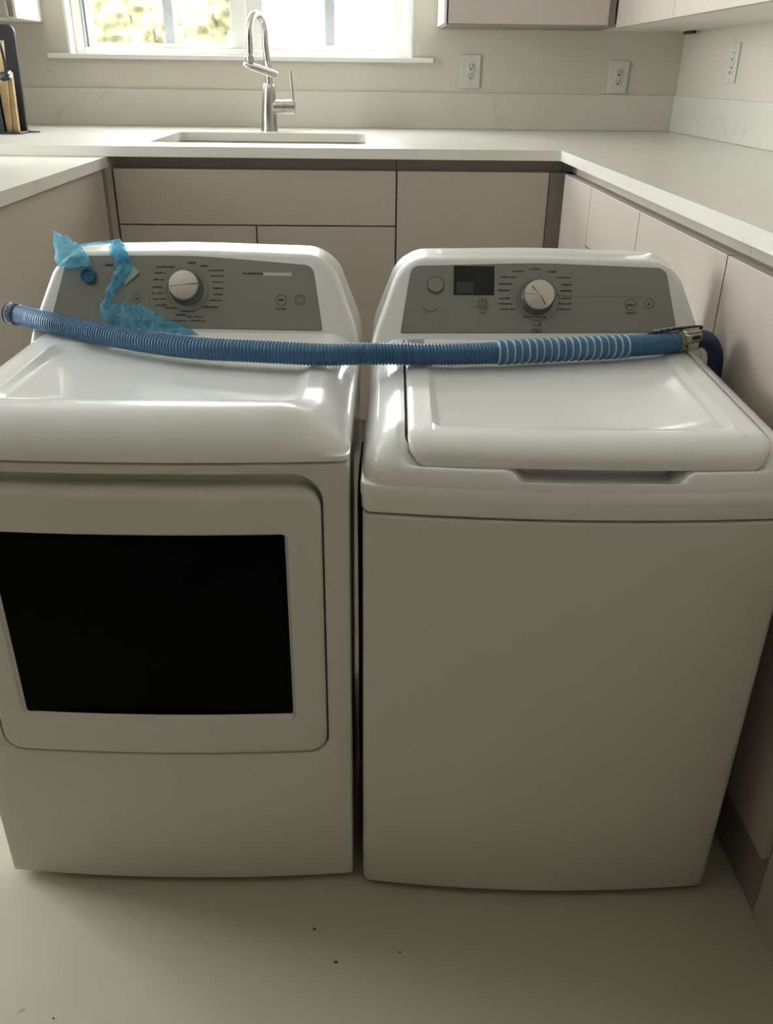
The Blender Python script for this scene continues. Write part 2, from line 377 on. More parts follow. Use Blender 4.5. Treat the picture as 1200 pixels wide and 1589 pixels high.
# sink
sk = thing('sink', 'undermount stainless steel sink set in the worktop', 'sink', (0, 0, 0))
def ring(p, z): return [(x, y, z) for x, y in p]
s = MB()
s.loft([ring(rr(SX0-0.02, SX1+0.02, SY0-0.02, SY1+0.02, 0.05), ZC-TH-0.0015), ring(rr(SX0+0.006, SX1-0.006, SY0+0.006, SY1-0.006, 0.035), ZC-TH-0.0015),
        ring(rr(SX0+0.012, SX1-0.012, SY0+0.012, SY1-0.012, 0.035), ZC-TH-0.006), ring(rr(SX0+0.016, SX1-0.016, SY0+0.016, SY1-0.016, 0.04), ZC-0.22),
        ring(rr(SX0+0.03, SX1-0.03, SY0+0.03, SY1-0.03, 0.04), ZC-0.235)], False, True)
s.build('bowl', 'steel', sk, smooth=40)
dr = MB(); dr.tube([(-0.35, 3.39, ZC-0.2352), (-0.35, 3.39, ZC-0.232)], 0.045, 24); dr.build('drain', 'chrome', sk, smooth=40)

# faucet
FXc, FYc = -0.376, 3.79
fa = thing('faucet', 'chrome gooseneck pull-down kitchen faucet behind the sink', 'faucet', (FXc, FYc, ZC))
s = MB(); s.tube([(0, 0, 0), (0, 0, 0.004), (0, 0, 0.008), (0.002, 0, 0.08), (0.006, 0, 0.165), (0.0065, 0, 0.170)], [0.034, 0.034, 0.032, 0.029, 0.0235, 0.021], 24); s.build('body', 'steel', fa, smooth=40)
pts = [Vector((0.008, 0, 0.165)), Vector((0.004, -0.002, 0.24)), Vector((0.0, -0.006, 0.30))]
for k in range(1, 15):
    a = math.pi*k/15; c = Vector((-0.024, -0.062, 0.335)); e = Vector((0.024, 0.056, 0))
    pts.append(c + e*math.cos(a) + Vector((0, 0, 0.072))*math.sin(a))
pts += [Vector((-0.0485, -0.118, 0.31)), Vector((-0.050, -0.118, 0.268))]
s = MB(); s.tube(pts, 0.0135, 16); s.build('gooseneck', 'chrome', fa, smooth=50)
s = MB(); s.tube([(-0.050, -0.118, 0.272), (-0.050, -0.118, 0.268), (-0.051, -0.118, 0.246), (-0.051, -0.118, 0.238)], [0.014, 0.0165, 0.0165, 0.010], 16); s.build('spray_collar', 'steel', fa, smooth=40)
s = MB(); s.tube([(-0.076, -0.120, 0.239), (-0.066, -0.12, 0.237), (-0.03, -0.119, 0.226), (0.03, -0.117, 0.207), (0.048, -0.116, 0.201), (0.052, -0.116, 0.200)], [0.005, 0.0105, 0.0135, 0.0135, 0.0125, 0.009], 16); s.build('spray_head', 'chrome', fa, smooth=50)
hd = MB(); hd.tube([(0.02, 0, 0.088), (0.064, 0, 0.088), (0.065, 0, 0.088), (0.0655, 0, 0.088), (0.104, 0, 0.088), (0.106, 0, 0.088)], [0.0265, 0.0265, 0.024, 0.0275, 0.0275, 0.025], 20)
hdl = hd.build('handle_hub', 'steel', fa, smooth=40)
s = MB(); s.tube([(0.099, 0, 0.112), (0.096, -0.002, 0.16), (0.092, -0.004, 0.218)], [0.0058, 0.0055, 0.0052], 12); s.build('lever', 'steel', hdl, smooth=40)

# ------------------------------------------------------------------ base cabinets
YD = YF+0.022        # faces of the sink run
XD = 0.655           # faces of the right-hand run
Z1 = 0.999; ZK = 0.135
G = 0.0022
def front(name, parent, axis, a0, a1, z0, z1):
    m = MB()
    if axis == 'y': m.box(a0+G, a1-G, YD, YD+0.019, z0+G, z1-G, 0.0012)
    else: m.box(XD, XD+0.019, a0+G, a1-G, z0+G, z1-G, 0.0012)
    return m.build(name, 'cab', parent)
def unit_y(name, label, x0, x1):
    t = thing(name, label, 'cabinet', (0, 0, 0))
    m = MB(); m.box(x0+0.0005, x1-0.0005, YD+0.021, YW-0.01, ZK, Z1-0.004); m.build('carcass', 'carcass', t)
    m = MB(); m.box(x0+0.0005, x1-0.0005, YD+0.045, YD+0.06, Z1-0.004, ZC-TH-0.001); m.build('finger_channel', 'carcass', t)
    m = MB(); m.box(x0+0.0005, x1-0.0005, YD+0.06, YD+0.075, 0.0, ZK); m.build('toe_kick', 'carcass', t)
    return t
sb = thing('sink_base_cabinet', 'greige cabinet under the sink with wide drawer front above two doors', 'cabinet')
m = MB()
m.box(-0.803, -0.785, YD+0.021, YW-0.01, ZK, Z1-0.004); m.box(0.095, 0.1115, YD+0.021, YW-0.01, ZK, Z1-0.004); m.box(-0.785, 0.095, YD+0.021, YW-0.01, ZK, ZK+0.018)
m.box(-0.785, 0.095, YD+0.021, YD+0.039, 0.80, Z1-0.004); m.build('carcass', 'carcass', sb)
m = MB(); m.box(-0.803, 0.1115, YD+0.045, YD+0.06, Z1-0.004, ZC-TH-0.001); m.build('finger_channel', 'carcass', sb)
m = MB(); m.box(-0.803, 0.1115, YD+0.06, YD+0.075, 0, ZK); m.build('toe_kick', 'carcass', sb)
front('drawer_front', sb, 'y', -0.803, 0.1115, 0.8245, Z1)
front('door', sb, 'y', -0.803, -0.352, ZK, 0.8245); front('door', sb, 'y', -0.352, 0.1115, ZK, 0.8245)
cb = unit_y('corner_base_cabinet', 'greige single-door cabinet right of the sink in the corner', 0.1125, 0.66)
box('corner_filler', 0.615, 0.674, YD+0.010, YD+0.0205, 0.0, Z1-0.004, 'carcass', cb)
box('corner_channel', 0.661, 0.725, YD+0.045, YD+0.06, Z1-0.004, ZC-TH-0.001, 'carcass', cb)
front('door', cb, 'y', 0.1125, 0.613, ZK, Z1)
fl = thing('filler_post', 'narrow greige filler strip at the left inside corner', 'filler')
box('strip', -0.8285, -0.8095, YD+0.004, YD+0.03, 0.0, ZC-TH-0.001, 'cab', fl)
box('backing', -0.90, -0.8045, YD+0.031, YD+0.05, 0.0, ZC-TH-0.001, 'carcass', fl)

def unit_x(name, label, y0, y1):
    t = thing(name, label, 'cabinet', (0, 0, 0))
    m = MB(); m.box(XD+0.021, XW-0.01, y0+0.0005, y1-0.0005, ZK, Z1-0.004); m.build('carcass', 'carcass', t)
    m = MB(); m.box(XD+0.040, XD+0.055, y0+0.0005, y1-0.0005, Z1-0.004, ZC-TH-0.001); m.build('finger_channel', 'cab', t)
    m = MB(); m.box(XD+0.017, XD+0.035, y0+0.0005, y1-0.0005, 0.0, ZK-0.001); m.build('toe_kick', 'carcass', t)
    return t
u = unit_x('narrow_base_cabinet', 'narrow greige door cabinet beside the inside corner of the right run', 2.568, 2.93); front('door', u, 'x', 2.568, 2.925, ZK, Z1)
box('channel_end', XD+0.040, XD+0.055, 2.9305, YD+0.044, Z1-0.004, ZC-TH-0.001, 'carcass', u)
u = unit_x('drawer_base_cabinet', 'greige drawer cabinet second from the corner on the right run', 2.093, 2.568)
for z0, z1 in ((0.834, Z1), (0.485, 0.834), (ZK, 0.485)): front('drawer', u, 'x', 2.093, 2.568, z0, z1)
u = unit_x('door_base_cabinet', 'greige door cabinet beside the washer console on the right run', 1.55, 2.093); front('door', u, 'x', 1.55, 2.093, ZK, Z1)
u = unit_x('door_base_cabinet', 'greige door cabinet beside the washer lid on the right run', 0.964, 1.55); front('door', u, 'x', 0.964, 1.55, ZK, Z1)
m = MB(); m.box(XD+0.012, XD+0.031, 0.2, 0.963, 0, Z1-0.001, 0.001)
tag(m.build('end_panel', 'cab'), 'greige floor-length end panel at the lower right corner', 'panel')

pc = thing('peninsula_cabinet', 'plain greige peninsula side panel left of the dryer', 'cabinet')
zt_ = ZC-TH-0.034
box('side_panel', -0.842, -0.824, 1.76, YD-0.052, 0, zt_, 'cab', pc)
box('end_panel', -1.46, -0.8425, 1.76, 1.778, 0, zt_, 'cab', pc)
box('carcass', -1.46, -0.8425, 1.7785, YD-0.052, 0.1, zt_-0.01, 'carcass', pc)

# ------------------------------------------------------------------ wall cabinets
YU = YW-0.32; ZU = 1.452; ZUT = 2.3
uc = thing('window_side_wall_cabinet', 'greige wall cabinet right of the window with pale end panel', 'wall cabinet')
box('carcass', 0.3225, 0.974, YU+0.024, YW-0.0005, ZU+0.002, ZUT, 'carcass', uc)
box('end_panel', 0.312, 0.322, YU+0.004, YW-0.0005, ZU, ZUT, 'cabwhite', uc)
box('bottom_panel', 0.3225, 0.974, YU+0.012, YW-0.0005, ZU-0.006, ZU+0.0015, 'carcass', uc)
m = MB(); m.box(0.330, 0.945, YU, YU+0.019, ZU, ZUT, 0.001); m.build('door', 'cab', uc)
m = MB(); m.box(0.947, 0.973, YU+0.012, YU+0.023, ZU, ZUT); m.build('filler_strip', 'carcass', uc)
XU = 0.976
ur = thing('right_wall_cabinet', 'pale greige wall cabinet with two doors above the right worktop', 'wall cabinet')
box('carcass', XU+0.021, XW-0.0005, 1.6, YW-0.0005, ZU+0.012, ZUT, 'cab', ur)
box('bottom_panel', XU+0.021, XW-0.0005, 1.6, YW-0.0005, ZU-0.006, ZU+0.0115, 'cabwhite', ur)
for y0, y1 in ((3.065, YU-0.002), (2.3, 3.065), (1.6, 2.3)):
    m = MB(); m.box(XU, XU+0.019, y0+0.0015, y1-0.0015, ZU-0.008, ZUT, 0.001); m.build('door', 'cab', ur)
m = MB(); m.tube([(XW-0.03, 3.86, ZU-0.012), (XW-0.03, 3.98, ZU-0.012)], 0.006, 8); m.build('cable_clip', 'black', ur)
ul = thing('left_wall_cabinet', 'pale end of a wall cabinet at the top left corner', 'wall cabinet')
box('carcass', -1.89, -1.3215, YU+0.021, YW-0.0005, ZU+0.002, ZUT, 'carcass', ul)
box('end_panel', -1.321, -1.311, YU+0.021, YW-0.0005, ZU-0.002, ZUT, 'cabwhite', ul)
box('bottom_panel', -1.89, -1.3215, YU+0.021, YW-0.0005, ZU-0.004, ZU+0.0015, 'cabwhite', ul)
m = MB(); m.box(-1.75, -1.338, YU, YU+0.019, ZU, ZUT, 0.001); m.build('door', 'cab', ul)

# ------------------------------------------------------------------ outlets and switch
def plate(name, label, cat, rot=0.0):
    return thing(name, label, cat)
def outlet(x, z, tilt, label, plugged):
    t = thing('wall_outlet', label, 'outlet', (x, YW-0.0006, z)); t.rotation_euler = (0, tilt, 0); t['group'] = 'wall outlets'
    m = MB(); m.box(-0.0425, 0.0425, -0.007, 0, -0.0635, 0.0635, 0.003); m.build('cover_plate', 'plate', t)
    p = rr(-0.0165, 0.0165, -0.034, 0.034, 0.013, 6, 6)
    m = MB(); m.loft([[(a, -0.0068, c) for a, c in p], [(a, -0.009, c) for a, c in p], [(a*0.95, -0.0096, c*0.97) for a, c in p]], False, True); rc = m.build('receptacle', 'plate', t, smooth=40)
    for s in (1, -1):
        zc = 0.017*s
        m = MB(); m.box(-0.0085, -0.006, -0.0102, -0.0094, zc, zc+0.0095); m.build('slot', 'slot', rc)
        m = MB(); m.box(0.006, 0.0085, -0.0102, -0.0094, zc, zc+0.0085); m.build('slot', 'slot', rc)
        m = MB(); m.tube([(0, -0.0102, zc-0.0075), (0, -0.0094, zc-0.0075)], 0.0036, 10); m.build('ground_hole', 'slot', rc)
    if plugged:
        for zz in (0.0085, 0.000):
            m = MB(); m.box(-0.007, 0.006, -0.0112, -0.0094, zz-0.002, zz+0.0015); m.build('test_button', 'slot' if zz > 0.004 else 'lightprint', rc)
    for zz in ((0.052, -0.052)):
        m = MB(); m.tube([(0, -0.0078, zz), (0, -0.0068, zz)], 0.003, 10); m.build('screw', 'steel', t)
    return t
outlet(0.4595, 1.289, 0.0, 'white duplex wall outlet nearest the window', False)
outlet(1.094, 1.275, math.radians(1.2), 'white test-button wall outlet nearest the room corner', True)
sw = thing('light_switch', 'white switch plate on the right-hand wall', 'switch', (XW-0.0006, 3.475, 1.326))
m = MB(); m.box(-0.007, 0, -0.043, 0.043, -0.066, 0.066, 0.003); m.build('cover_plate', 'plate', sw)
m = MB(); m.box(-0.0095, -0.0066, -0.017, 0.017, -0.034, 0.034, 0.001); rk = m.build('device', 'plate', sw)
for y_, z_, w_, h_ in ((-0.004, 0.034, 0.022, 0.0025), (0.0, 0.012, 0.008, 0.008), (-0.006, -0.014, 0.012, 0.006), (0.0, -0.03, 0.008, 0.009)):
    m = MB(); m.box(-0.0103, -0.0092, y_-w_/2, y_+w_/2, z_-h_/2, z_+h_/2); m.build('switch_mark', 'skirt', rk)
for zz in (0.054, -0.054):
    m = MB(); m.tube([(-0.0078, 0, zz), (-0.0068, 0, zz)], 0.003, 10); m.build('screw', 'steel', sw)

# ------------------------------------------------------------------ board stand on the worktop
st = thing('board_stand', 'black stand holding wooden boards at the left end of worktop', 'stand', (-1.25, 3.50, ZC+0.0005))
p = round_poly([(-0.36, 0.002), (-0.001, 0.002), (0.012, 0.352), (-0.36, 0.352)], [0.005, 0.005, 0.03, 0.03], 6, 3)
m = MB(); m.loft([[(x, 0.006, z) for x, z in p], [(x, 0.018, z) for x, z in p]], True, True); m.build('back_plate', 'black', st)
m = MB(); p = rr(-0.36, 0.008, -0.09, 0.035, 0.012, 6, 5); m.loft([ring(p, 0.0), ring(p, 0.005), ring(inset(p, 0.002), 0.007)], True, True); m.build('base_plate', 'black', st, smooth=40)
m = MB(); m.tube([(0.004, 0.0, 0.004), (0.045, 0.012, 0.003)], [0.0035, 0.002], 8); m.build('base_tab', 'black', st)
def leanboard(name, xa, xb, xta, xtb, y0, y1, h, label, z0=0.0072):
    v = [(xa, y0, z0), (xb, y0, z0), (xb, y1, z0), (xa, y1, z0), (xta, y0+0.012, h), (xtb, y0+0.012, h), (xtb, y1+0.012, h), (xta, y1+0.012, h)]
    o = obj(name, v, [(3, 2, 1, 0), (4, 5, 6, 7), (0, 1, 5, 4), (1, 2, 6, 5), (2, 3, 7, 6), (3, 0, 4, 7)], 'wood')
    o.location = (-1.25, 3.50, ZC+0.0005); return tag(o, label, 'board', 'boards in the black stand')
leanboard('wooden_board', -0.048, -0.033, -0.055, -0.014, -0.064, -0.050, 0.30, 'taller wooden board with dark loop handle in the black stand')
leanboard('wooden_board', -0.032, -0.012, -0.030, -0.008, -0.048, -0.030, 0.20, 'thin wooden board nearest the right edge of the black stand')
kn = thing('loop_handle', 'black looped handle with chrome button hung on the board stand', 'handle', (-1.25, 3.50, ZC+0.0005))
m = MB(); m.tube(catmull([(-0.055, -0.072, 0.315), (-0.03, -0.075, 0.312), (-0.015, -0.078, 0.285), (-0.010, -0.078, 0.24), (-0.012, -0.076, 0.20)], 0.006), 0.0055, 8); m.build('loop', 'black', kn, smooth=50)
m = MB(); m.tube([(-0.034, -0.078, 0.186), (-0.028, -0.078, 0.186), (-0.004, -0.078, 0.190), (0.002, -0.078, 0.191)], [0.010, 0.015, 0.015, 0.012], 14); m.build('grip', 'black', kn, smooth=40)
m = MB(); m.tube([(0.0022, -0.080, 0.192), (0.007, -0.080, 0.193)], 0.014, 14); m.build('button', 'chrome', kn, smooth=40)
box('front_plate', -0.36, -0.052, -0.082, -0.074, 0.0075, 0.17, 'black', st)

# ------------------------------------------------------------------ laundry machines
Wm, Dm = 0.603, 0.60
FB = (0.475, 0.862); FS, FC = 0.469, 0.883         # console face: foot line and slope
def F3(x, v, n=0.0): return (x, FB[0]+v*FS-n*FC, FB[1]+v*FC+n*FS)
def bowf(x, bow): return -bow*(1-((x-Wm/2)/(Wm/2))**2)
def bowed(p, bow):
    return [(x, y + bowf(x, bow)*max(0.0, 1-y/0.08)) for x, y in p]

def facebox(name, x0, x1, v0, v1, n0, n1, m, parent, bev=0.0):
    b = MB(); b.box(x0, x1, v0, v1, n0, n1, bev); b.map(lambda p: F3(*p)); return b.build(name, m, parent)
def glyphs(b, x0, x1, v, h=0.0033, rng=random):
    x = x0
    while x < x1-0.0008:
        w = rng.choice((0.0012, 0.0016, 0.0020)); hh = h*rng.choice((0.55, 0.6, 0.65, 0.9))
        if rng.random() < 0.95: b.box(x, min(x1, x+w), v-h/2, v-h/2+hh, 0.0012, 0.0016)
        x += w+0.00035
def printed(name, x0, x1, v, parent, h=0.0034, m='print'):
    b = MB(); glyphs(b, x0, x1, v, h); b.map(lambda p: F3(*p)); return b.build(name, m, parent)
def annulus(name, cx, cv, r, w, n0, n1, m, parent, a0=0, a1=360, sq=1.0):
    b = MB(); N = 40; rings = []
    full = (a1-a0) >= 360
    for k in range(N if full else N+1):
        a = math.radians(a0+(a1-a0)*k/N); c, s = math.cos(a), math.sin(a)*sq
        rings.append([(cx+c*(r-w/2), cv+s*(r-w/2), n0), (cx+c*(r+w/2), cv+s*(r+w/2), n0), (cx+c*(r+w/2), cv+s*(r+w/2), n1), (cx+c*(r-w/2), cv+s*(r-w/2), n1)])
    if full: rings.append(rings[0])
    b.loft(rings, not full, not full); b.map(lambda p: F3(*p)); return b.build(name, m, parent)
def disc(name, cx, cv, prof, m, parent, N=40):
    b = MB(); b.loft([[(cx+r*math.cos(2*math.pi*k/N), cv+r*math.sin(2*math.pi*k/N), n) for k in range(N)] for r, n in prof], True, True)
    b.map(lambda p: F3(*p)); return b.build(name, m, parent, smooth=35)

def console(t):
    o = [(0.0, -0.13), (0.0, -0.012), (0.044, 0.118), (0.082, 0.1445), (0.30, 0.150), (Wm-0.082, 0.1445), (Wm-0.044, 0.118), (Wm, -0.012), (Wm, -0.13)]
    P = round_poly(o[::-1], [0.004, 0.03, 0.024, 0.02, 0.05, 0.02, 0.024, 0.03, 0.004], 8, 5)
    rings = []
    base = [F3(x, v, 0) for x, v in P]
    back = [(x, Dm, z) for x, y, z in base]
    rings.append([(x, Dm, max(z, 0.70)) for (x, y, z) in back])
    R = 0.014
    for k in range(0, 7):
        a = math.pi/2*k/6; dd = R*(1-math.sin(math.pi/2-a)) ; nn = -R*(1-math.sin(a))
        rings.append([F3(x, v, nn) for x, v in inset(P, dd)])
    b = MB(); b.loft(rings, True, True)
    return b.build('console', 'enamel', t, smooth=40)

def knob(t, cx, cv, r, ang, marks):
    annulus('dial_ring', cx+0.002, cv-0.004, r*1.42, 0.0006, 0.0011, 0.0014, 'print', t)
    k = disc('control_knob', cx, cv, [(r*1.16, 0.001), (r*1.14, 0.006), (r*1.02, 0.010), (r*1.0, 0.022)], 'skirt', t)
    disc('knob_cap', cx, cv, [(r*1.0, 0.0222), (r*1.0, 0.026), (r*0.965, 0.0285), (r*0.94, 0.0287)], 'silver', k)
    for a0, r0_, r1_, w_ in marks:
        b = MB(); c, s = math.cos(math.radians(a0)), math.sin(math.radians(a0))
        b.add([(cx+c*q-s*w*w_, cv+s*q+c*w*w_, nn) for nn in (0.0287, 0.0293) for q, w in ((r0_*r, 1), (r1_*r, 0.4), (r1_*r, -0.4), (r0_*r, -1))],
              [(0, 1, 2, 3), (4, 7, 6, 5), (0, 4, 5, 1), (1, 5, 6, 2), (2, 6, 7, 3), (3, 7, 4, 0)])
        b.map(lambda p: F3(*p)); b.build('pointer_mark', 'print', k)
    return k

def feet(t):
    for x in (0.05, Wm-0.035):
        for y in (0.05, Dm-0.06):
            m = MB(); m.tube([(x, y, 0.0), (x, y, 0.006), (x, y, 0.012), (x, y, 0.03)], [0.017, 0.017, 0.008, 0.008], 12); m.build('foot', 'black', t, smooth=40)

# ---- washer
wa = thing('washing_machine', 'white top-load washing machine with closed lid and digital display, on the right', 'washing machine', (-0.002, 1.036, 0), math.radians(-2.0))
BW = 0.018
pl = bowed(rr(0.0015, Wm-0.0015, 0.0, Dm, 0.012), BW)
m = MB(); zs = [(0.006, 0.014), (0.0015, 0.0155), (0, 0.019), (0, 0.20), (0, 0.45), (0, 0.738), (0.0025, 0.7415)]
m.loft([ring(inset(pl, i), z) for i, z in zs], True, True); m.build('cabinet_body', 'enamel_shaded', wa, smooth=35)
def zt_w(y): return 0.845+0.009*y/0.47
LX0, LX1, LY0, LY1 = 0.060, 0.553, 0.012, 0.467
def Hw(x, y, scoop=True):
    dx = min(x, Wm-x); dy = y-bowf(x, BW)
    u_ = max(0, 1-dx/0.052); v_ = max(0, 1-dy/0.075); q = min(1.0, (u_**3+v_**3)**(1/3))
    z = 0.787 + (zt_w(y)-0.787)*math.sqrt(max(0, 1-q*q))
    if scoop:
        S = sstep(0.195, 0.225, x)*(1-sstep(0.415, 0.445, x))*sstep(0.001, 0.006, dy)*(1-sstep(0.06, 0.08, dy))
        z -= S*(z-0.789)*0.92
        L = sstep(0.045, 0.075, x)*(1-sstep(0.53, 0.56, x))*sstep(0.006, 0.022, dy)*(1-sstep(0.06, 0.09, dy))*0.017
        z -= L*(1-S)
    return z
NS, NC = 60, 10
op = rr(LX0-0.002, LX1+0.002, LY0+0.020, LY1+0.003, [0.02, 0.006, 0.006, 0.02], NS, NC)
ou = rr(0.0, Wm, 0.0, Dm, 0.014, NS, NC)
rings = []
rings.append([(x, y, 0.80) for x, y in op])
rings.append([(x, y, Hw(x, y)-0.001) for x, y in op])
K = 34
for k in range(K+1):
    t_ = k/K; t_ = math.sin(math.pi/2*t_)
    pr = [(a[0]+(c[0]-a[0])*t_, a[1]+(c[1]-a[1])*t_) for a, c in zip(op, bowed(ou, BW))]
    rings.append([(x, y, Hw(x, y)) for x, y in pr])
ob = bowed(ou, BW)
for i_, z_ in ((-0.0016, 0.785), (-0.0016, 0.7695), (-0.0006, 0.7675), (0.0, 0.749), (0.003, 0.745)):
    rings.append([(x, y, z_) for x, y in inset(ob, i_)])
m = MB(); m.loft(rings, True, True); m.build('top_deck', 'enamel', wa, smooth=40)
# lid
def lidz(x, y):
    z = zt_w(y)+0.0025
    if y < 0.056:
        s_ = min(1.0, (0.056-y)/0.044); z -= 0.031*(1-math.sqrt(1-0.93*s_*s_))
    return z
lp = rr(LX0+0.002, LX1-0.002, LY0, LY1, [0.026, 0.004, 0.004, 0.026], NS, NC)
def lbow(p): return [(x, y + bowf(x, 0.012)*max(0, 1-y/0.12)) for x, y in p]
rings = [[(x, y, lidz(x, y)-0.016) for x, y in inset(lp, 0.001)]]
rings.append([(x, y, lidz(x, y)-0.003) for x, y in lp])
for d_, dz in ((0.0008, -0.0012), (0.003, 0), (0.010, 0), (0.018, 0), (0.026, 0), (0.034, 0)):
    rings.append([(x, y, lidz(x, y)+dz) for x, y in inset(lp, d_)])
l2 = rr(LX0+0.036, LX1-0.036, LY0+0.048, LY1-0.05, 0.018, NS, NC)
for d_, dz in ((0, 0), (0.004, -0.0008), (0.009, -0.0032), (0.013, -0.004)):
    rings.append([(x, y, lidz(x, y)+dz) for x, y in inset(l2, d_)])
rings = [[(x, y + bowf(x, 0.010)*max(0, 1-y/0.12), z) for x, y, z in r] for r in rings]
m = MB(); m.loft(rings, True, True); m.build('lid', 'enamel', wa, smooth=50)
console(wa)
pp = round_poly([(0.0545, 0.002), (0.5505, 0.010), (0.530, 0.1245), (0.30, 0.131), (0.0725, 0.1225)], [0.003, 0.003, 0.016, 0.05, 0.016], 8, 5)
m = MB(); m.loft([[F3(x, v, -0.001) for x, v in pp], [F3(x, v, 0.0011) for x, v in pp]], True, True); cp = m.build('control_panel', 'panel', wa)
o_l = inset(pp, -0.0008)
m = MB(); m.loft([[F3(x, v, 0.0007) for x, v in inset(pp, 0.0002)], [F3(x, v, 0.0007) for x, v in o_l], [F3(x, v, -0.001) for x, v in o_l]]); m.build('panel_shadow_line', 'skirt', cp)  # dark line paints the thin shadow round the panel
facebox('display', 0.1483, 0.2217, 0.072, 0.1245, 0.0005, 0.0019, 'display', cp)
facebox('display_window', 0.154, 0.1853, 0.0745, 0.0955, 0.0019, 0.0021, 'lcd', cp)
annulus('button_ring', 0.1161, 0.0891, 0.0150, 0.0022, 0.0011, 0.0028, 'skirt', cp)
disc('power_button', 0.1161, 0.0891, [(0.0132, 0.001), (0.0132, 0.004), (0.0122, 0.0047)], 'panel', cp)
knob(wa, 0.2992, 0.068, 0.0265, 180, ((180, 0.95, 0.25, 0.016*0.0265), (135, 0.75, 0.1, 0.0008), (300, 0.8, 0.05, 0.0008)))
WRUNS = [(0.2322, 0.2624, 0.1057), (0.2306, 0.2541, 0.0934), (0.228, 0.251, 0.0816), (0.2295, 0.2501, 0.0673), (0.2279, 0.2545, 0.0577), (0.2344, 0.2621, 0.048), (0.3167, 0.3336, 0.1163), (0.3322, 0.3604, 0.1064), (0.3425, 0.3605, 0.0934), (0.3412, 0.3616, 0.0823), (0.3414, 0.3617, 0.0689), (0.3386, 0.3618, 0.059), (0.33, 0.3611, 0.0487), (0.2841, 0.3044, 0.1208), (0.2543, 0.2746, 0.1166), (0.2744, 0.3162, 0.0342), (0.2907, 0.3081, 0.0119), (0.2899, 0.3082, 0.0073), (0.4592, 0.4795, 0.0438)]
for a, c, v in WRUNS: printed('cycle_label', a, c, v, cp)
facebox('guide_line', 0.335, 0.4995, 0.0722, 0.0727, 0.001, 0.0014, 'print', cp)
for cx, cv, r in ((0.4678, 0.0583, 0.0098), (0.5017, 0.0611, 0.0085), (0.2007, 0.0576, 0.008), (0.2007, 0.0576, 0.0055)): annulus('icon_ring', cx, cv, r, 0.0009, 0.0011, 0.0015, 'print', cp)
printed('icon_mark', 0.461, 0.4745, 0.0585, cp, 0.004); printed('icon_mark', 0.4990, 0.5045, 0.0608, cp, 0.007); facebox('icon_mark', 0.2002, 0.2012, 0.0545, 0.062, 0.001, 0.0015, 'print', cp)
printed('icon_mark', 0.293, 0.306, 0.020, cp, 0.006); annulus('icon_arc', 0.2992, 0.0205, 0.0075, 0.0006, 0.0011, 0.0015, 'print', cp, 0, 180)
annulus('icon_arc', 0.2007, 0.062, 0.0155, 0.0012, 0.0011, 0.0015, 'print', cp, 215, 325); printed('cycle_label', 0.197, 0.205, 0.0405, cp, 0.0022)
annulus('icon_arc', 0.107, 0.058, 0.0170, 0.0012, 0.0011, 0.0015, 'print', cp, 215, 322); printed('cycle_label', 0.098, 0.103, 0.0385, cp, 0.0022)
feet(wa)

# ---- dryer
dy_ = thing('tumble_dryer', 'white front-load dryer with black rectangular door window, on the left', 'dryer', (-0.621, 1.068, 0), math.radians(-1.6))
BD = 0.014
pl = rr(0.0015, Wm-0.0015, 0.03, Dm, 0.006)
m = MB(); m.loft([ring(pl, 0.014), ring(pl, 0.811)], True, True); m.build('cabinet_body', 'enamel', dy_)
NS2, NC2 = 24, 8
def fx(p, off): return [(x, bowf(x, BD)+off, z) for x, z in p]
fo = rr(0.0, Wm, 0.013, 0.8115, 0.006, NS2, NC2); fi = rr(0.0428, 0.5663, 0.3018, 0.797, [0.032, 0.045, 0.045, 0.032], NS2, NC2)
m = MB()
m.loft([[(x, 0.032, z) for x, z in fo], [(x, bowf(x, BD)+0.005, z) for x, z in fo], fx(inset(fo, 0.0015), 0.0012), fx(inset(fo, 0.005), 0), fx(inset(fi, -0.002), 0), fx(inset(fi, -0.0006), 0.0006), fx(fi, 0.003), fx(inset(fi, 0.002), 0.020)], False, True)
m.build('front_panel', 'enamel_shaded', dy_, smooth=35)
do_ = rr(0.0455, 0.5635, 0.3045, 0.776, [0.030, 0.034, 0.034, 0.030], NS2, NC2)
dw = rr(0.088, 0.5155, 0.376, 0.7065, 0.009, NS2, NC2)
def dring(p, off, top=0.0):
    return [(x, bowf(x, BD)+off+0.010*max(0.0, (z-0.7625)/0.0135)**1.2, z) for x, z in p]
m = MB()
m.loft([dring(do_, 0.019), dring(do_, 0.003), dring(inset(do_, 0.0006), 0.0006), dring(inset(do_, 0.002), -0.0012), dring(inset(do_, 0.005), -0.0028), dring(inset(do_, 0.0095), -0.0034), dring(inset(do_, 0.0125), -0.0036), dring(inset(do_, 0.016), -0.0038), dring(inset(dw, -0.004), -0.004), dring(inset(dw, -0.001), -0.0034), dring(dw, -0.001), dring(inset(dw, 0.0045), 0.004)], True, False)
dd = m.build('door', 'enamel_shaded', dy_, smooth=35)
gi = inset(dw, 0.0035)
m = MB(); m.loft([dring(gi, 0.008), dring(gi, 0.0035)], True, True); m.build('door_window', 'blackglass', dd)
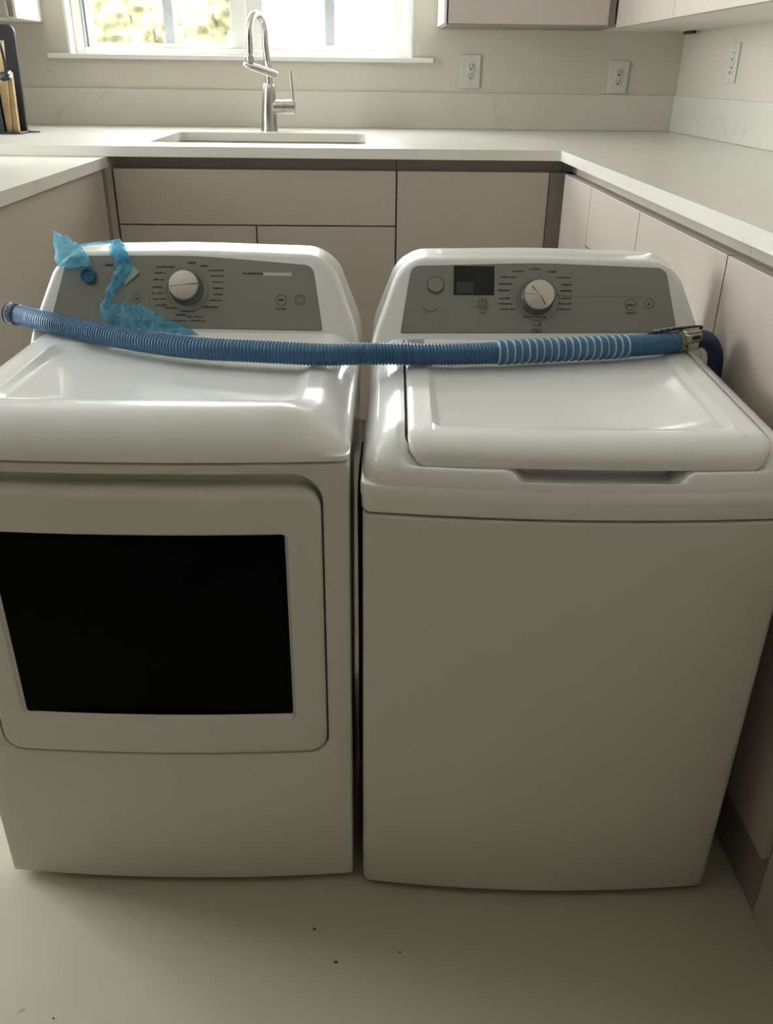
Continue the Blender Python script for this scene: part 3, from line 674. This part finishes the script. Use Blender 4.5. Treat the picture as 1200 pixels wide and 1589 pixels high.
# dryer top deck
def zt_d(y): return 0.857+0.019*(1-sstep(0.05, 0.13, y))
def Hd(x, y):
    dx = min(x, Wm-x); dyy = y-bowf(x, BD)
    u_ = max(0, 1-dx/0.050); v_ = max(0, 1-dyy/0.052); q = min(1.0, (u_**3+v_**3)**(1/3))
    zt = 0.857+(zt_d(y)-0.857)*sstep(0.02, 0.10, dx)
    return 0.822 + (zt-0.822)*max(0, 1-q**1.55)**(1/1.55)
ti = rr(0.075, 0.530, 0.100, 0.400, [0.05, 0.03, 0.03, 0.05], NS, NC)
rings = []
for d_, dz in ((0.022, -0.0085), (0.016, -0.0080), (0.010, -0.006), (0.005, -0.0028), (0.001, -0.0006)):
    rings.append([(x, y, Hd(x, y)+dz) for x, y in inset(ti, d_)])
for k in range(K+1):
    t_ = math.sin(math.pi/2*k/K)
    pr = [(a[0]+(c[0]-a[0])*t_, a[1]+(c[1]-a[1])*t_) for a, c in zip(ti, bowed(ou, BD))]
    rings.append([(x, y, Hd(x, y)) for x, y in pr])
od = bowed(ou, BD)
for i_, z_ in ((-0.001, 0.8185), (0.0, 0.8145), (0.003, 0.8135)): rings.append([(x, y, z_) for x, y in inset(od, i_)])
m = MB(); m.loft(rings, True, True); m.build('top_deck', 'enamel', dy_, smooth=50)
console(dy_)
pp = round_poly([(0.0405, 0.004), (0.5345, 0.0005), (0.5155, 0.118), (0.30, 0.1335), (0.071, 0.130)], [0.003, 0.004, 0.016, 0.06, 0.012], 8, 5)
m = MB(); m.loft([[F3(x, v, -0.001) for x, v in pp], [F3(x, v, 0.0011) for x, v in pp]], True, True); cd = m.build('control_panel', 'panel', dy_)
o_l = inset(pp, -0.0008)
m = MB(); m.loft([[F3(x, v, 0.0007) for x, v in inset(pp, 0.0002)], [F3(x, v, 0.0007) for x, v in o_l], [F3(x, v, -0.001) for x, v in o_l]]); m.build('panel_shadow_line', 'skirt', cd)  # painted shadow line round the dryer panel
knob(dy_, 0.2875, 0.0735, 0.0265, 5, ((5, 0.95, 0.05, 0.0009), (188, 0.9, 0.0, 0.0004)))
DRUNS = [(0.2321, 0.2658, 0.1131), (0.2291, 0.2488, 0.102), (0.2271, 0.2474, 0.09), (0.2242, 0.2445, 0.0762), (0.2244, 0.2447, 0.0652), (0.2267, 0.2495, 0.0544), (0.2319, 0.2520, 0.0434), (0.246, 0.2716, 0.0385), (0.2773, 0.3029, 0.0329), (0.2686, 0.2889, 0.0263), (0.289, 0.3193, 0.0229), (0.2579, 0.2906, 0.0156), (0.2947, 0.3265, 0.0157), (0.3187, 0.3449, 0.041), (0.3301, 0.3519, 0.0534), (0.3368, 0.354, 0.0644), (0.3351, 0.3548, 0.0754), (0.3349, 0.3552, 0.0866), (0.331, 0.3544, 0.098), (0.3253, 0.3549, 0.1079), (0.3105, 0.3258, 0.1158), (0.2876, 0.3041, 0.1212), (0.449, 0.4705, 0.0392)]
for a, c, v in DRUNS: printed('cycle_label', a, c, v, cd)
printed('name_mark', 0.3888, 0.4253, 0.1033, cd, 0.0042); facebox('light_bar', 0.4269, 0.4778, 0.0988, 0.1048, 0.001, 0.0014, 'lightprint', cd)
for cx, cv, r in ((0.4597, 0.0548, 0.0100), (0.4937, 0.0553, 0.0095), (0.4937, 0.0553, 0.0055), (0.1986, 0.0548, 0.0075)): annulus('icon_ring', cx, cv, r, 0.0009, 0.0011, 0.0015, 'print', cd)
printed('icon_mark', 0.4545, 0.4650, 0.0555, cd, 0.005); printed('icon_mark', 0.1955, 0.2018, 0.0548, cd, 0.005)
facebox('indicator_lamp', 0.139, 0.1535, 0.1125, 0.1165, 0.001, 0.0016, 'print', cd)
feet(dy_)

# ------------------------------------------------------------------ blue hose
HP = [(-0.644, 1.560, 0.884), (-0.622, 1.552, 0.882), (-0.545, 1.507, 0.8785), (-0.40, 1.418, 0.8775), (-0.28, 1.365, 0.8775), (-0.17, 1.345, 0.8775), (-0.065, 1.330, 0.8775), (0.0, 1.342, 0.8755), (0.045, 1.348, 0.8735),
      (0.144, 1.350, 0.8728), (0.219, 1.356, 0.8735), (0.329, 1.374, 0.874), (0.443, 1.395, 0.874), (0.529, 1.423, 0.8725), (0.572, 1.440, 0.874), (0.602, 1.448, 0.871), (0.622, 1.450, 0.850), (0.629, 1.452, 0.815), (0.630, 1.455, 0.76)]
cur = catmull(HP, 0.0008)
S = [0.0]
for i in range(1, len(cur)): S.append(S[-1]+(cur[i]-cur[i-1]).length)
def s_at_x(x): return next(S[i] for i in range(len(cur)) if cur[i].x >= x)
s_w0, s_w1, s_c0, s_c1 = s_at_x(0.219), s_at_x(0.447), s_at_x(0.540), s_at_x(0.574)
def radius(s):
    if s < 0.022: return 0.0185
    if s < 0.055: return 0.0178
    if s < s_w0 or (s_w1 <= s < s_c1):
        a = 0.0021 if s > 0.15 else 0.0021*(s-0.055)/0.095
        return 0.0184 - a*(1-abs(math.cos(math.pi*s/0.0056))**1.6)
    if s < s_w1:
        ph = ((s-s_w0)/0.0125) % 1.0; return 0.0178 + 0.0024*(1-abs(2*ph-1)**2.2)
    return max(0.0135, 0.0168-(s-s_c1)*0.06)
ho = thing('drain_hose', 'blue corrugated drain hose lying across both machines', 'hose', (0, 0, 0))
def seg(a, b): return [i for i in range(len(cur)) if a <= S[i] <= b]
def hosepart(name, a, b, m, n=20, parent=ho, fn=radius, step=1):
    I = seg(a, b)[::step]; x = MB(); x.tube([cur[i] for i in I], [fn(S[i]) for i in I], n); return x.build(name, m, parent, smooth=60)
hosepart('narrow_rib_tube', 0.0215, s_w0, 'hose')
I = seg(s_w0, s_w1)
x = MB(); x.tube([cur[i] for i in I], [radius(S[i]) for i in I], 20)
nI = len(I); x.i = [(1 if (k < (nI-1)*20 and (((S[I[k//20]]-s_w0)/0.0125) % 1.0) < 0.17) else 0) for k in range(len(x.f))]
x.build('wide_rib_tube', ['hose', 'rib_highlight'], ho, smooth=60)
hosepart('narrow_rib_tube', s_w1, s_c0+0.004, 'hose')
hosepart('rubber_elbow', s_c1-0.004, S[-1], 'hose_dark', 16, step=4)
# open end: collar ring with dark mouth
I = seg(0, 0.0215)
x = MB(); rs = [0.0195 if (S[i] < 0.004 or S[i] > 0.018) else 0.0188 for i in I]; x.tube([cur[i] for i in I], rs, 24, False); cl = x.build('end_collar', 'collar', ho, smooth=40)
x = MB(); i0, i1 = I[3], I[8]; x.tube([cur[0], cur[I[2]], cur[I[4]]], [0.0200, 0.0204, 0.0200], 24, False); x.build('collar_rim', 'hose_dark', cl, smooth=40)
x = MB(); x.tube([cur[I[-4]], cur[I[-1]]], [0.0202, 0.0198], 24); x.build('collar_rim', 'hose_dark', cl, smooth=40)
x = MB(); x.tube([cur[I[1]], cur[I[6]]], [0.0175, 0.0150], 24); x.build('mouth', 'hose_dark', cl)
tdir = (cur[I[-1]]-cur[0]).normalized(); up = Vector((0, 0, 1)); sd = tdir.cross(up).normalized(); up = sd.cross(tdir)
x = MB()
for k in range(11):
    a = math.radians(-35+k*15); c = cur[0]+tdir*(0.0112+0.0012*random.uniform(-1, 1)); nrm = sd*math.cos(a)+up*math.sin(a)
    tg = -sd*math.sin(a)+up*math.cos(a); L = random.choice((0.003, 0.0045, 0.0055))
    q = [c+nrm*0.0186+tg*e*0.0013+tdir*f*L for e, f in ((-1, -1), (1, -1), (1, 1), (-1, 1))]; q2 = [p_+nrm*0.0005 for p_ in q]
    x.add(q+q2, [(0, 3, 2, 1), (4, 5, 6, 7), (0, 1, 5, 4), (1, 2, 6, 5), (2, 3, 7, 6), (3, 0, 4, 7)])
x.build('collar_print', 'hose_dark', cl)
# clamp
I = seg(s_c0, s_c1); x = MB(); x.tube([cur[i] for i in I][::4], [0.0192 if (k % 5) else 0.0198 for k in range(len(I[::4]))], 18); clp = x.build('hose_clamp', 'tin', ho, smooth=30)
cc = cur[I[len(I)//2]]; tt = (cur[I[-1]]-cur[I[0]]).normalized()
fr_ = Matrix((tt, Vector((0, 0, 1)).cross(tt).normalized(), Vector((0, 0, 1)))).transposed()
def cl_map(p): return cc + fr_ @ Vector(p)
x = MB(); x.box(-0.014, 0.016, -0.024, -0.010, 0.004, 0.017, 0.002); x.box(-0.015, 0.017, -0.020, 0.004, 0.0165, 0.021, 0.0015); x.box(-0.012, 0.010, -0.0255, -0.022, -0.012, 0.002, 0.001); x.map(cl_map); x.build('clamp_block', 'tin', clp)
x = MB(); x.box(-0.006, 0.012, -0.0246, -0.0238, 0.0075, 0.0135); x.tube([(-0.012, -0.0215, -0.004), (0.012, -0.0225, -0.010)], 0.0022, 6); x.map(cl_map); x.build('clamp_slot', 'crumb', clp)
x = MB(); pts = catmull([cl_map(p) for p in ((-0.082, 0.006, 0.0175), (-0.06, 0.004, 0.0215), (-0.03, 0.002, 0.0225), (0.0, -0.004, 0.0238), (0.018, -0.006, 0.0235), (0.028, -0.006, 0.021), (0.024, -0.004, 0.0165), (0.012, -0.004, 0.016))], 0.002)
x.tube(pts, [0.0022+(0.0012 if (k//3) % 2 and k < 30 else 0) for k in range(len(pts))], 8); x.build('clamp_strap', 'black', clp, smooth=40)
x = MB(); x.box(-0.062, -0.004, 0.004, 0.010, 0.021, 0.0245, 0.001); x.map(cl_map); x.build('strap_plate', 'tin', clp)

x = MB(); x.tube(catmull([(0.004, 1.42, 0.0095), (0.003, 1.36, 0.010), (0.0006, 1.335, 0.05), (0.0004, 1.33, 0.3), (-0.0004, 1.325, 0.55), (-0.0004, 1.335, 0.63), (0.002, 1.36, 0.665), (0.006, 1.44, 0.675)], 0.02), 0.0086, 12)  # assumed hose, added and sized to close the gap and keep it dark
tag(x.build('gap_hose', 'black', None, 50), 'thin black hose added in the gap between dryer and washer to keep it dark', 'hose')

# ------------------------------------------------------------------ plastic bag, cap and card on the dryer console
Md = Matrix.Translation((-0.621, 1.068, 0)) @ Matrix.Rotation(math.radians(-1.6), 4, 'Z')
def DW(x, v, n): return Md @ Vector(F3(x, v, n))
def resample(P, n):
    P = [Vector(p) for p in P]; L = [0]
    for i in range(1, len(P)): L.append(L[-1]+(P[i]-P[i-1]).length)
    C_ = catmull([(p.x, p.y, 0) for p in P], 0.001); s = [0]
    for i in range(1, len(C_)): s.append(s[-1]+(C_[i]-C_[i-1]).length)
    out = []; j = 0
    for k in range(n+1):
        q = s[-1]*k/n
        while j < len(s)-2 and s[j+1] < q: j += 1
        out.append(C_[j])
    return out
def sheet(name, A, B, nt, ns, nfun, seed, amp, parent):
    a = resample(A, nt); b = resample(B, nt); v = []; f = []
    for i in range(nt+1):
        for j in range(ns+1):
            s = j/ns; p = a[i].lerp(b[i], s)
            q = Vector((p.x*70, p.y*70, seed)); wr = noise.noise(q)+0.6*noise.noise(q*2.1)+abs(noise.noise(Vector((p.x*150+p.y*60, p.y*40, seed))))*0.9
            v.append(DW(p.x+0.0016*noise.noise(q*1.7+Vector((5, 0, 0))), p.y+0.0016*noise.noise(q*1.7+Vector((0, 5, 0))), max(0.0022, nfun(i/nt, s)+amp*wr)))
    for i in range(nt):
        for j in range(ns): k = i*(ns+1)+j; f.append((k, k+1, k+ns+2, k+ns+1))
    o = obj(name, v, f, 'film', parent, smooth=70)
    sm = o.modifiers.new('film_thickness', 'SOLIDIFY'); sm.thickness = 0.00025; sm.offset = 0
    return o
bag = thing('plastic_bag', 'crumpled translucent blue plastic bag draped over dryer console', 'plastic bag', (0, 0, 0))
sheet('hanging_fold', [(0.1528, 0.157), (0.1555, 0.1285), (0.1575, 0.105), (0.1447, 0.0696), (0.1346, 0.0401), (0.1385, 0.022)], [(0.1668, 0.156), (0.184, 0.1289), (0.1890, 0.108), (0.1745, 0.0818), (0.1532, 0.0521), (0.1472, 0.0344)], 46, 16, lambda t, s: 0.006+0.012*math.sin(math.pi*s)*(1-0.5*t), 2.0, 0.0055, bag)
sheet('loose_sheet', [(0.1358, 0.0401), (0.165, 0.0448), (0.1884, 0.0465), (0.2178, 0.0363), (0.2532, 0.0177), (0.3003, -0.0028)], [(0.1397, 0.0167), (0.1539, 0.0028), (0.1832, -0.0027), (0.2184, -0.007), (0.2653, -0.0111), (0.3145, -0.0146)], 60, 18, lambda t, s: 0.005+0.012*s+0.008*math.sin(math.pi*s), 7.0, 0.004, bag)
# gathered end
v = []; f = []; nu, nv = 30, 26
ax0 = Vector((0.0515, 0.169, 0.006)); ax1 = Vector((0.116, 0.112, 0.012)); dirv = (ax1-ax0); per = Vector((dirv.y, -dirv.x, 0)).normalized()
for i in range(nu+1):
    t = i/nu; w_ = 0.002+0.021*math.sin(math.pi*min(1, t*1.02)**1.15)**0.9; c = ax0+dirv*t
    c += per*(0.012*math.sin(math.pi*t))
    for j in range(nv):
        a = 2*math.pi*j/nv; q = Vector((math.cos(a)*2.2, math.sin(a)*2.2, t*5)); k = 1+0.28*noise.noise(q)+0.26*noise.noise(q*2.6)
        p = c+per*math.cos(a)*w_*k+Vector((0, 0, 1))*(math.sin(a)*0.012*k+0.006*0); v.append(DW(p.x, p.y, max(0.002, p.z+0.004)))
for i in range(nu):
    for j in range(nv): f.append((i*nv+j, i*nv+(j+1) % nv, (i+1)*nv+(j+1) % nv, (i+1)*nv+j))
obj('gathered_end', v, f, 'film', bag, smooth=70)
x = MB(); x.tube(catmull([DW(*p) for p in ((0.085, 0.146, 0.007), (0.11, 0.1515, 0.0045), (0.135, 0.154, 0.0045), (0.160, 0.1565, 0.006))], 0.003), 0.0026, 8); x.build('twisted_strip', 'film', bag, smooth=60)
v = []; f = []
for i in range(15):
    t = i/14
    for j in range(12):
        a = 2*math.pi*j/12; q = Vector((math.cos(a)*2, math.sin(a)*2, t*4+20)); k = 1+0.5*noise.noise(q)+0.35*noise.noise(q*2.7)
        p = Vector((0.160, 0.158, 0.004)).lerp(Vector((0.172, 0.118, 0.010)), t); w_ = 0.003+0.0125*math.sin(math.pi*(0.1+0.75*t))
        v.append(DW(p.x+math.cos(a)*w_*k, p.y+0.003*math.sin(a*2), max(0.002, p.z+math.sin(a)*w_*0.8*k+0.003)))
for i in range(14):
    for j in range(12): f.append((i*12+j, i*12+(j+1) % 12, (i+1)*12+(j+1) % 12, (i+1)*12+j))
obj('bunched_top', v, f, 'film', bag, smooth=70)

cp_ = thing('bottle_cap', 'round blue plastic cap resting on the dryer console', 'cap', (0, 0, 0))
N = 28; C0 = (0.1104, 0.0925)
def capring(r, n): return [DW(C0[0]+r*math.cos(2*math.pi*k/N), C0[1]+r*math.sin(2*math.pi*k/N), n) for k in range(N)]
x = MB(); x.loft([capring(0.0135, 0.0012), capring(0.0137, 0.010), capring(0.0130, 0.0122), capring(0.0108, 0.0122), capring(0.0100, 0.0075)], True, False); x.build('rim', 'capblue', cp_, smooth=40)
x = MB(); x.loft([capring(0.0104, 0.0060), capring(0.0104, 0.0078)], True, True); x.build('inner_disc', 'capblue', cp_)
q = [(0.178, 0.1225), (0.203, 0.1015), (0.178, 0.0790), (0.158, 0.0955)]
x = MB(); x.loft([[DW(a, b_, 0.0035+(0.002 if i == 1 else 0)) for i, (a, b_) in enumerate(q)], [DW(a, b_, 0.0045+(0.002 if i == 1 else 0)) for i, (a, b_) in enumerate(q)]], True, True)
tag(x.build('paper_card', 'card'), 'pale green card wrapped inside the blue plastic bag', 'card')

# ------------------------------------------------------------------ crumbs on the floor
for k, (cx, cy, r, lab) in enumerate(((-0.082, 0.951, 0.0017, 'dark crumb on the floor in front of the dryer corner'), (-0.045, 0.890, 0.0022, 'dark curled crumb on the floor below the gap between machines'), (0.060, 0.906, 0.0015, 'tiny dark crumb on the floor in front of the washer'), (-0.47, 0.806, 0.0013, 'tiny dark crumb on the floor at lower left'))):
    bm = bmesh.new(); bmesh.ops.create_icosphere(bm, subdivisions=2, radius=r)
    for q in bm.verts: q.co = Vector((q.co.x*1.5, q.co.y*0.9, q.co.z*0.5))*(1+0.5*noise.noise(q.co*900+Vector((k*7, 0, 0))))
    zmin = min(q.co.z for q in bm.verts); vs = [(q.co.x, q.co.y, q.co.z-zmin) for q in bm.verts]; bm.verts.index_update(); fs = [[q.index for q in ff.verts] for ff in bm.faces]; bm.free()
    o = obj('crumb', vs, fs, 'crumb'); o.location = (cx, cy, 0.0002); tag(o, lab, 'crumb', 'crumbs on the floor')
